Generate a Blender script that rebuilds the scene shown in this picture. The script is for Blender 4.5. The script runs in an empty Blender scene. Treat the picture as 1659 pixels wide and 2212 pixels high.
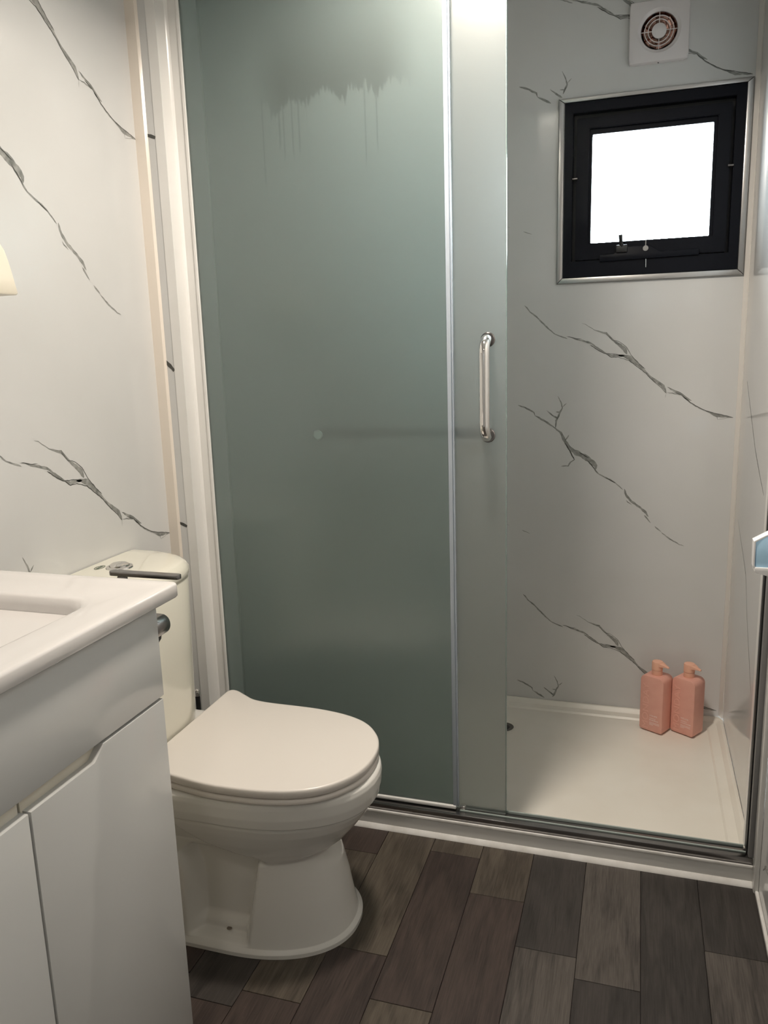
import bpy, bmesh, math, random
from mathutils import Vector, Matrix
C = bpy.context.scene
COL = C.collection

# ------------------------------------------------------------------ camera
def make_camera():
    yaw, pitch, roll = math.radians(17.789), math.radians(-11.639), math.radians(-1.773)
    f = Vector((-math.sin(yaw)*math.cos(pitch), math.cos(yaw)*math.cos(pitch), math.sin(pitch)))
    r = Vector((math.cos(yaw), math.sin(yaw), 0.0))
    u = r.cross(f)
    r2 = math.cos(roll)*r + math.sin(roll)*u
    u2 = -math.sin(roll)*r + math.cos(roll)*u
    m = Matrix((r2, u2, -f)).transposed().to_4x4()
    m.translation = (0, 0, 1.22)
    cd = bpy.data.cameras.new('camera'); cam = bpy.data.objects.new('camera', cd)
    COL.objects.link(cam); cam.matrix_world = m
    cd.sensor_fit = 'HORIZONTAL'; cd.sensor_width = 36.0
    cd.lens = 1729.88/1659*36.0; cd.clip_start = 0.02
    C.camera = cam
make_camera()

# ------------------------------------------------------------------ light
W = bpy.data.worlds.new('daylight'); C.world = W; W.use_nodes = True
W.node_tree.nodes['Background'].inputs[0].default_value = (0.88, 0.95, 1.0, 1)
W.node_tree.nodes['Background'].inputs[1].default_value = 42.0
LAMP_WATTS = 21.0
LAMP_COLOR = (1.0, 0.90, 0.785)
C.view_settings.view_transform = 'Standard'; C.view_settings.look = 'None'
C.view_settings.exposure = 0.0; C.view_settings.gamma = 1.0
C.view_settings.use_curve_mapping = False
C.cycles.use_denoising = True
C.cycles.max_bounces = 12; C.cycles.diffuse_bounces = 6; C.cycles.glossy_bounces = 5
C.cycles.transmission_bounces = 10; C.cycles.transparent_max_bounces = 12
C.cycles.sample_clamp_indirect = 12.0
C.cycles.caustics_refractive = True; C.cycles.caustics_reflective = False
C.cycles.blur_glossy = 0.5

def portal(name, loc, rot, sx, sy):
    ld = bpy.data.lights.new(name, 'AREA'); ld.shape = 'RECTANGLE'; ld.size = sx; ld.size_y = sy
    ld.cycles.is_portal = True
    o = bpy.data.objects.new(name, ld); COL.objects.link(o); o.location = loc; o.rotation_euler = rot

# ------------------------------------------------------------------ room constants (metres)
XL, XR = -1.14, 0.289          # left and right wall faces
Y0 = 1.770                     # front of the shower tray
YB = 2.600                     # back wall face (with the window)
YF = -0.90                     # wall behind the camera, with the doorway
ZC = 2.215                     # ceiling
GY = 1.797                     # front face of the fixed glass
random.seed(4)
portal('window_portal', (0.012, YB+0.10, 1.66), (math.radians(90), 0, math.radians(180)), 0.36, 0.34)


# ------------------------------------------------------------------ helpers
def mat(name, color, rough=0.5, metal=0.0, **kw):
    m = bpy.data.materials.new(name); m.use_nodes = True
    b = m.node_tree.nodes['Principled BSDF']
    b.inputs['Base Color'].default_value = (*color, 1); b.inputs['Roughness'].default_value = rough
    b.inputs['Metallic'].default_value = metal
    for k, v in kw.items(): b.inputs[k].default_value = v
    return m
def srgb(r, g, b):
    f = lambda c: (c/255/12.92) if c/255 <= 0.04045 else ((c/255+0.055)/1.055)**2.4
    return (f(r), f(g), f(b))
def noise_tint(m, a, b, scale=8, detail=3, bump=0.0, rough=None, bscale=None):
    nt = m.node_tree; N = nt.nodes; L = nt.links; p = N['Principled BSDF']
    tc = N.new('ShaderNodeNewGeometry'); no = N.new('ShaderNodeTexNoise')
    no.inputs['Scale'].default_value = scale; no.inputs['Detail'].default_value = detail
    L.new(tc.outputs['Position'], no.inputs['Vector'])
    cr = N.new('ShaderNodeValToRGB'); cr.color_ramp.elements[0].color = (*a, 1); cr.color_ramp.elements[1].color = (*b, 1)
    cr.color_ramp.elements[0].position = .3; cr.color_ramp.elements[1].position = .7
    L.new(no.outputs['Fac'], cr.inputs['Fac']); L.new(cr.outputs['Color'], p.inputs['Base Color'])
    if rough:
        mr = N.new('ShaderNodeMapRange'); mr.inputs['To Min'].default_value, mr.inputs['To Max'].default_value = rough
        L.new(no.outputs['Fac'], mr.inputs['Value']); L.new(mr.outputs['Result'], p.inputs['Roughness'])
    if bump:
        n2 = N.new('ShaderNodeTexNoise'); n2.inputs['Scale'].default_value = bscale or scale*6
        L.new(tc.outputs['Position'], n2.inputs['Vector'])
        bp = N.new('ShaderNodeBump'); bp.inputs['Strength'].default_value = bump; bp.inputs['Distance'].default_value = 0.002
        L.new(n2.outputs['Fac'], bp.inputs['Height']); L.new(bp.outputs['Normal'], p.inputs['Normal'])
    return m

def finish(bm, angle=35):
    bmesh.ops.remove_doubles(bm, verts=bm.verts, dist=1e-6)
    bmesh.ops.recalc_face_normals(bm, faces=bm.faces)
    a = math.radians(angle)
    for e in bm.edges:
        if len(e.link_faces) == 2 and e.calc_face_angle(0) > a: e.smooth = False
    for f in bm.faces: f.smooth = True
def obj(name, bm, m, parent=None, loc=None, angle=35, clean=True):
    """link bm (world coordinates) as one mesh; parts are stored relative to their thing"""
    if clean: finish(bm, angle)
    base = Vector((0, 0, 0))
    if parent is not None:
        p = parent
        while p is not None: base += p.location; p = p.parent
    off = Vector(loc) if loc is not None else base
    bmesh.ops.translate(bm, verts=bm.verts, vec=-off)
    me = bpy.data.meshes.new(name); bm.to_mesh(me); bm.free()
    for x in (m if isinstance(m, (list, tuple)) else [m]): me.materials.append(x)
    o = bpy.data.objects.new(name, me); COL.objects.link(o)
    o.location = off - base if parent is not None else off
    if parent is not None: o.parent = parent
    return o
def thing(name, label, cat, loc, group=None):
    o = bpy.data.objects.new(name, None); COL.objects.link(o); o.location = loc; o.empty_display_size = 0.05
    o['label'] = label; o['category'] = cat
    if group: o['group'] = group
    return o
def struct(name, bm, m, parent=None, label=None, **kw):
    o = obj(name, bm, m, parent, **kw)
    if parent is None: o['kind'] = 'structure'
    if label: o['label'] = label
    return o
def box(bm, x0, x1, y0, y1, z0, z1, bev=0.0, seg=2, mi=0):
    vs = [bm.verts.new((x, y, z)) for x in (x0, x1) for y in (y0, y1) for z in (z0, z1)]
    q = [(0,1,3,2),(4,6,7,5),(0,4,5,1),(2,3,7,6),(0,2,6,4),(1,5,7,3)]
    fs = [bm.faces.new([vs[i] for i in f]) for f in q]
    for f in fs: f.material_index = mi
    if bev:
        es = list({e for f in fs for e in f.edges})
        bmesh.ops.bevel(bm, geom=es, offset=bev, segments=seg, affect='EDGES', profile=0.5)
def prism(bm, pts, axis, a, b, bev=0.0, seg=2, mi=0):
    """extrude polygon pts; axis 'x': pts are (y,z); 'y': (x,z); 'z': (x,y)"""
    def P(p, t):
        return {'x': (t, p[0], p[1]), 'y': (p[0], t, p[1]), 'z': (p[0], p[1], t)}[axis]
    A = [bm.verts.new(P(p, a)) for p in pts]; B = [bm.verts.new(P(p, b)) for p in pts]
    n = len(pts)
    fs = [bm.faces.new(A), bm.faces.new(B[::-1])]
    for i in range(n): fs.append(bm.faces.new((A[i], B[i], B[(i+1) % n], A[(i+1) % n])))
    for f in fs: f.material_index = mi
    if bev:
        es = list({e for f in fs[:2] for e in f.edges})
        bmesh.ops.recalc_face_normals(bm, faces=fs)
        bmesh.ops.bevel(bm, geom=es, offset=bev, segments=seg, affect='EDGES', profile=0.5)
def lathe(bm, c, prof, n=32, axis='z', mi=0):
    """prof: (radius, height) list; turned about axis through c"""
    rings = []
    def P(r, h, a):
        u, v = r*math.cos(a), r*math.sin(a)
        return {'z': (c[0]+u, c[1]+v, c[2]+h), 'y': (c[0]+u, c[1]+h, c[2]+v), 'x': (c[0]+h, c[1]+u, c[2]+v)}[axis]
    for r, h in prof:
        if r < 1e-7: rings.append([bm.verts.new(P(0, h, 0))])
        else: rings.append([bm.verts.new(P(r, h, 2*math.pi*i/n)) for i in range(n)])
    for A, B in zip(rings, rings[1:]):
        for i in range(n):
            j = (i+1) % n
            if len(A) == 1 and len(B) == 1: continue
            if len(A) == 1: f = bm.faces.new((A[0], B[i], B[j]))
            elif len(B) == 1: f = bm.faces.new((A[i], B[0], A[j]))
            else: f = bm.faces.new((A[i], B[i], B[j], A[j]))
            f.material_index = mi
def loft(bm, loops, cap0=True, cap1=True):
    R = [[bm.verts.new(p) for p in l] for l in loops]
    n = len(R[0])
    for A, B in zip(R, R[1:]):
        for i in range(n):
            j = (i+1) % n; bm.faces.new((A[i], A[j], B[j], B[i]))
    if cap0: bm.faces.new(R[0][::-1])
    if cap1: bm.faces.new(R[-1])
def tube(bm, path, r, n=20, cap=True):
    path = [Vector(p) for p in path]; rings = []
    t0 = (path[1]-path[0]).normalized()
    nrm = t0.orthogonal().normalized()
    for i, p in enumerate(path):
        t = (path[min(i+1, len(path)-1)] - path[max(i-1, 0)]).normalized()
        nrm = (nrm - t*nrm.dot(t)).normalized(); b = t.cross(nrm)
        rings.append([p + r*(math.cos(2*math.pi*k/n)*nrm + math.sin(2*math.pi*k/n)*b) for k in range(n)])
    loft(bm, rings, cap, cap)
def rrect(x0, x1, y0, y1, r, k=8):
    pts = []
    for cx, cy, a0 in ((x1-r, y1-r, 0), (x0+r, y1-r, 90), (x0+r, y0+r, 180), (x1-r, y0+r, 270)):
        for i in range(k+1):
            a = math.radians(a0 + 90*i/k); pts.append((cx+r*math.cos(a), cy+r*math.sin(a)))
    return pts
def frame_ring(bm, x0, x1, z0, z1, wl, wr, wb, wt, y0, y1, bev=0.0):
    """one rectangular ring (four members joined) in the x-z plane"""
    o = [(x0, z0), (x1, z0), (x1, z1), (x0, z1)]; i = [(x0+wl, z0+wb), (x1-wr, z0+wb), (x1-wr, z1-wt), (x0+wl, z1-wt)]
    V = {}
    for k, pts in (('o', o), ('i', i)):
        for yy in (y0, y1): V[k, yy] = [bm.verts.new((p[0], yy, p[1])) for p in pts]
    fs = []
    for j in range(4):
        k = (j+1) % 4
        fs.append(bm.faces.new((V['o', y0][j], V['o', y0][k], V['i', y0][k], V['i', y0][j])))
        fs.append(bm.faces.new((V['o', y1][j], V['i', y1][j], V['i', y1][k], V['o', y1][k])))
        fs.append(bm.faces.new((V['o', y0][j], V['o', y1][j], V['o', y1][k], V['o', y0][k])))
        fs.append(bm.faces.new((V['i', y0][j], V['i', y0][k], V['i', y1][k], V['i', y1][j])))
    if bev:
        bmesh.ops.recalc_face_normals(bm, faces=fs)
        bmesh.ops.bevel(bm, geom=list({e for f in fs for e in f.edges if e.calc_face_angle(0) > 0.5}), offset=bev, segments=2, affect='EDGES')

# ------------------------------------------------------------------ materials
M = {}
M['panel'] = noise_tint(mat('marble_print_panel', (0.7, 0.69, 0.68), 0.16, **{'Specular IOR Level': 0.4}), (0.625, 0.625, 0.615), (0.665, 0.665, 0.66), 3.0, 4, rough=(0.05, 0.09))
M['vein'] = noise_tint(mat('vein_print', (0.25, 0.25, 0.23), 0.16, **{'Specular IOR Level': 0.4}), (0.17, 0.175, 0.165), (0.40, 0.40, 0.38), 60, 5)
M['vein_dark'] = mat('vein_line_print', (0.075, 0.075, 0.068), 0.18, **{'Specular IOR Level': 0.4})
M['ceiling'] = mat('ceiling_white', (0.75, 0.74, 0.72), 0.5)
M['pvc'] = noise_tint(mat('white_pvc_trim', (0.78, 0.77, 0.75), 0.22), (0.76, 0.75, 0.725), (0.80, 0.79, 0.77), 6, 2)
M['cream'] = mat('cream_pvc_trim', (0.78, 0.71, 0.63), 0.25)
M['ivory'] = mat('ivory_pvc_trim', (0.74, 0.70, 0.655), 0.25)
M['tray'] = noise_tint(mat('tray_acrylic', (0.72, 0.70, 0.62), 0.32), (0.77, 0.73, 0.65), (0.82, 0.79, 0.72), 5, 3, bump=0.10, bscale=500)
M['silicone'] = noise_tint(mat('silicone_bead', (0.75, 0.74, 0.72), 0.35), (0.62, 0.6, 0.57), (0.80, 0.79, 0.77), 22, 4)
M['alu'] = mat('brushed_aluminium', (0.48, 0.47, 0.46), 0.28, 1.0)
M['alu_dark'] = mat('satin_aluminium_rail', (0.30, 0.29, 0.285), 0.24, 1.0)
M['grey_frame'] = mat('grey_anodised_frame', (0.26, 0.256, 0.255), 0.38)
M['lip'] = mat('glassy_track_lip', (0.36, 0.41, 0.39), 0.2)
M['chrome'] = mat('chrome', (0.82, 0.80, 0.78), 0.06, 1.0)
M['chrome_dark'] = mat('smoked_chrome', (0.24, 0.225, 0.22), 0.2, 1.0)
M['black_frame'] = mat('black_window_frame', (0.005, 0.006, 0.010), 0.4, **{'Specular IOR Level': 0.12})
M['rubber'] = mat('black_rubber', (0.012, 0.012, 0.012), 0.5)
M['ceramic'] = mat('white_ceramic', (0.71, 0.70, 0.665), 0.10, **{'Coat Weight': 0.3, 'Coat Roughness': 0.05})
M['cistern'] = mat('ivory_ceramic', (0.72, 0.70, 0.61), 0.09, **{'Coat Weight': 0.3, 'Coat Roughness': 0.04})
M['lid'] = mat('white_seat_plastic', (0.70, 0.66, 0.615), 0.28)
M['basin'] = mat('white_basin_ceramic', (0.76, 0.73, 0.71), 0.10, **{'Coat Weight': 0.4, 'Coat Roughness': 0.04})
M['gloss'] = mat('white_gloss_cabinet', (0.56, 0.562, 0.548), 0.14)
M['carcass'] = mat('cream_cabinet_edge', (0.66, 0.62, 0.53), 0.4)
M['fan'] = mat('white_fan_plastic', (0.74, 0.70, 0.70), 0.18)
M['copper'] = mat('copper_tinted_duct', (0.42, 0.24, 0.19), 0.2, 1.0)
M['pink'] = noise_tint(mat('coral_bottle', (0.72, 0.37, 0.30), 0.45), (0.70, 0.355, 0.285), (0.74, 0.39, 0.315), 30, 2)
M['pump'] = mat('peach_pump', (0.78, 0.43, 0.31), 0.42)
M['emboss'] = mat('embossed_letter', (0.78, 0.43, 0.35), 0.4)
M['print'] = mat('white_print', (0.84, 0.70, 0.66), 0.5)
M['blue'] = mat('pale_blue_plastic', (0.50, 0.77, 1.0), 0.35)
M['white_gloss'] = mat('white_plastic', (0.85, 0.84, 0.84), 0.25)
M['dispenser'] = mat('cream_plastic', (0.80, 0.74, 0.62), 0.32)
M['grey'] = mat('grey_plastic', (0.16, 0.18, 0.18), 0.35)
M['stain'] = mat('rust_speck', (0.16, 0.13, 0.10), 0.5)
M['green_ink'] = mat('dark_green_print', (0.05, 0.08, 0.05), 0.5)

def wood(name, dark, light, seed):
    m = bpy.data.materials.new(name); m.use_nodes = True
    nt = m.node_tree; N = nt.nodes; L = nt.links; p = N['Principled BSDF']
    geo = N.new('ShaderNodeNewGeometry'); oi = N.new('ShaderNodeObjectInfo')
    sc = N.new('ShaderNodeVectorMath'); sc.operation = 'SCALE'; sc.inputs[0].default_value = (7.3, 11.1, 5.7)
    L.new(oi.outputs['Random'], sc.inputs['Scale'])
    ad = N.new('ShaderNodeVectorMath'); L.new(geo.outputs['Position'], ad.inputs[0]); L.new(sc.outputs['Vector'], ad.inputs[1])
    mp = N.new('ShaderNodeMapping'); mp.inputs['Scale'].default_value = (9.0, 1.35, 1.0); L.new(ad.outputs['Vector'], mp.inputs['Vector'])
    big = N.new('ShaderNodeTexNoise'); big.inputs['Scale'].default_value = 1.5; big.inputs['Detail'].default_value = 3; big.inputs['Distortion'].default_value = 0.9
    L.new(mp.outputs['Vector'], big.inputs['Vector'])
    # growth-ring bands bent by the broad noise
    mul = N.new('ShaderNodeMath'); mul.operation = 'MULTIPLY'; mul.inputs[1].default_value = 26.0; L.new(big.outputs['Fac'], mul.inputs[0])
    sn = N.new('ShaderNodeMath'); sn.operation = 'SINE'; L.new(mul.outputs[0], sn.inputs[0])
    mp2 = N.new('ShaderNodeMapping'); mp2.inputs['Scale'].default_value = (250.0, 10.0, 1.0); L.new(ad.outputs['Vector'], mp2.inputs['Vector'])
    fine = N.new('ShaderNodeTexNoise'); fine.inputs['Scale'].default_value = 1.6; fine.inputs['Detail'].default_value = 4; fine.inputs['Roughness'].default_value = 0.65
    L.new(mp2.outputs['Vector'], fine.inputs['Vector'])
    a = N.new('ShaderNodeMath'); a.operation = 'MULTIPLY_ADD'; a.inputs[1].default_value = 0.10; L.new(sn.outputs[0], a.inputs[0])
    L.new(fine.outputs['Fac'], a.inputs[2])
    b = N.new('ShaderNodeMath'); b.operation = 'MULTIPLY_ADD'; b.inputs[1].default_value = 0.34; L.new(big.outputs['Fac'], b.inputs[0]); L.new(a.outputs[0], b.inputs[2])
    cr = N.new('ShaderNodeValToRGB'); e = cr.color_ramp.elements
    e[0].position = 0.36; e[0].color = (*dark, 1); e[1].position = 0.96; e[1].color = (*light, 1)
    L.new(b.outputs[0], cr.inputs['Fac'])
    L.new(cr.outputs['Color'], p.inputs['Base Color'])
    p.inputs['Roughness'].default_value = 0.42; p.inputs['Specular IOR Level'].default_value = 0.4
    bp = N.new('ShaderNodeBump'); bp.inputs['Strength'].default_value = 0.25; bp.inputs['Distance'].default_value = 0.001
    L.new(fine.outputs['Fac'], bp.inputs['Height']); L.new(bp.outputs['Normal'], p.inputs['Normal'])
    return m
WOOD = [wood('plank_olive', srgb(50, 43, 37), srgb(92, 84, 74), 0),
        wood('plank_brown', srgb(40, 33, 31), srgb(72, 61, 56), 1),
        wood('plank_charcoal', srgb(37, 34, 32), srgb(66, 61, 58), 2),
        wood('plank_grey', srgb(46, 42, 40), srgb(92, 86, 81), 3)]
M['joint'] = mat('dark_joint', srgb(34, 29, 27), 0.7)

def frosted(name, tint, body, mix, rough, stain=False):
    m = bpy.data.materials.new(name); m.use_nodes = True
    nt = m.node_tree; N = nt.nodes; L = nt.links; p = N['Principled BSDF']
    out = N['Material Output']
    p.inputs['Base Color'].default_value = (*tint, 1); p.inputs['Roughness'].default_value = rough
    p.inputs['Transmission Weight'].default_value = 1.0; p.inputs['IOR'].default_value = 1.38
    d = N.new('ShaderNodeBsdfDiffuse'); d.inputs['Color'].default_value = (*body, 1)
    t = N.new('ShaderNodeBsdfTranslucent'); t.inputs['Color'].default_value = (*body, 1)
    dm = N.new('ShaderNodeMixShader'); dm.inputs[0].default_value = 0.5
    L.new(d.outputs[0], dm.inputs[1]); L.new(t.outputs[0], dm.inputs[2])
    mx = N.new('ShaderNodeMixShader'); mx.inputs[0].default_value = mix
    L.new(p.outputs[0], mx.inputs[1]); L.new(dm.outputs[0], mx.inputs[2])
    gl = N.new('ShaderNodeBsdfGlossy'); gl.inputs['Roughness'].default_value = 0.30; gl.inputs['Color'].default_value = (1, 1, 1, 1)
    fr = N.new('ShaderNodeFresnel'); fr.inputs['IOR'].default_value = 1.4
    fm = N.new('ShaderNodeMixShader'); L.new(fr.outputs[0], fm.inputs[0]); L.new(mx.outputs[0], fm.inputs[1]); L.new(gl.outputs[0], fm.inputs[2])
    L.new(fm.outputs[0], out.inputs['Surface'])
    if stain:
        # a wet patch with a ragged lower edge and a few runs, as a mark in the frosting (world metres)
        geo = N.new('ShaderNodeNewGeometry'); sp = N.new('ShaderNodeSeparateXYZ'); L.new(geo.outputs['Position'], sp.inputs[0])
        X, Z = sp.outputs['X'], sp.outputs['Z']
        def mth(op, a, b=None, c=None, clamp=False):
            n = N.new('ShaderNodeMath'); n.operation = op; n.use_clamp = clamp
            for i, v in enumerate((a, b, c)):
                if v is None: continue
                if isinstance(v, (int, float)): n.inputs[i].default_value = v
                else: L.new(v, n.inputs[i])
            return n.outputs[0]
        def n1(scale, detail=2, off=0.0):
            n = N.new('ShaderNodeTexNoise'); n.noise_dimensions = '1D'; n.inputs['Scale'].default_value = scale; n.inputs['Detail'].default_value = detail
            L.new(mth('ADD', X, off), n.inputs['W']); return n.outputs['Fac']
        # lower edge: deepest at the left lobe, rising to the right
        s1 = mth('SUBTRACT', n1(16, 3, 3.1), 0.5); s2 = mth('SUBTRACT', n1(150, 2, 1.7), 0.5)
        base = mth('MULTIPLY_ADD', mth('ADD', X, 0.80), 0.10, 1.752)
        edge = mth('ADD', mth('MULTIPLY_ADD', s1, 0.10, base), mth('MULTIPLY', s2, 0.050))
        inside = mth('MULTIPLY', mth('SUBTRACT', Z, edge), 220, clamp=True)
        fm_ = N.new('ShaderNodeMapRange'); fm_.interpolation_type = 'SMOOTHERSTEP'; L.new(Z, fm_.inputs['Value'])
        for i, v in (('From Min', 1.76), ('From Max', 2.0), ('To Min', 1.0), ('To Max', 0.0)): fm_.inputs[i].default_value = v
        fade = fm_.outputs['Result']
        lx = mth('MULTIPLY', mth('ADD', X, 0.86), 14, clamp=True); rx = mth('MULTIPLY', mth('SUBTRACT', -0.47, X), 12, clamp=True)
        patch = mth('MULTIPLY', mth('MULTIPLY', inside, fade), mth('MULTIPLY', lx, rx))
        # runs
        run = mth('MULTIPLY', mth('SUBTRACT', n1(190, 0, 9.3), 0.66), 60, clamp=True)
        grp = mth('ADD', mth('COMPARE', X, -0.785, 0.055), mth('COMPARE', X, -0.575, 0.025))
        zend = mth('MULTIPLY_ADD', n1(60, 1, 5.0), 0.30, 1.50)
        run = mth('MULTIPLY', mth('MULTIPLY', run, grp), mth('MULTIPLY', mth('SUBTRACT', Z, zend), 60, clamp=True))
        run = mth('MULTIPLY', run, mth('SUBTRACT', 1.0, mth('MULTIPLY', mth('SUBTRACT', Z, 1.77), 60, clamp=True)))
        k = mth('MAXIMUM', mth('MULTIPLY', patch, 0.8), mth('MULTIPLY', run, 0.6))
        mc = N.new('ShaderNodeMix'); mc.data_type = 'RGBA'; mc.inputs[6].default_value = (*body, 1); mc.inputs[7].default_value = (body[0]*.62, body[1]*.60, body[2]*.60, 1)
        L.new(k, mc.inputs[0]); L.new(mc.outputs[2], d.inputs['Color']); L.new(mc.outputs[2], t.inputs['Color'])
        m2 = N.new('ShaderNodeMix'); m2.data_type = 'RGBA'; m2.inputs[6].default_value = (*tint, 1); m2.inputs[7].default_value = (tint[0]*.85, tint[1]*.82, tint[2]*.82, 1)
        L.new(k, m2.inputs[0]); L.new(m2.outputs[2], p.inputs['Base Color'])
    return m
M['frost_fixed'] = frosted('frosted_glass_fixed', (0.765, 0.95, 0.93), (0.52, 0.58, 0.56), 0.31, 0.20, stain=True)
M['frost_door'] = frosted('frosted_glass_door', (0.93, 0.97, 0.945), (0.60, 0.65, 0.63), 0.22, 0.42)
M['edge_glass'] = mat('green_glass_edge', (0.28, 0.36, 0.34), 0.15)
def clear_seal():
    m = mat('clear_seal', (0.80, 0.87, 0.96), 0.15, **{'Transmission Weight': 0.55, 'IOR': 1.4}); return m
M['seal'] = clear_seal()
M['pane'] = mat('window_pane', (1, 1, 1), 0.0, **{'Transmission Weight': 1.0, 'IOR': 1.05})
def thin_pane(name):
    m = bpy.data.materials.new(name); m.use_nodes = True
    nt = m.node_tree; N = nt.nodes; L = nt.links; N.remove(N['Principled BSDF'])
    tr = N.new('ShaderNodeBsdfTransparent'); tr.inputs[0].default_value = (0.93, 0.97, 0.98, 1)
    gl = N.new('ShaderNodeBsdfGlossy'); gl.inputs['Roughness'].default_value = 0.02
    fr = N.new('ShaderNodeFresnel'); fr.inputs['IOR'].default_value = 1.45
    mx = N.new('ShaderNodeMixShader'); L.new(fr.outputs[0], mx.inputs[0]); L.new(tr.outputs[0], mx.inputs[1]); L.new(gl.outputs[0], mx.inputs[2])
    L.new(mx.outputs[0], N['Material Output'].inputs['Surface']); return m
M['pane'] = thin_pane('window_pane_clear')

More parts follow.
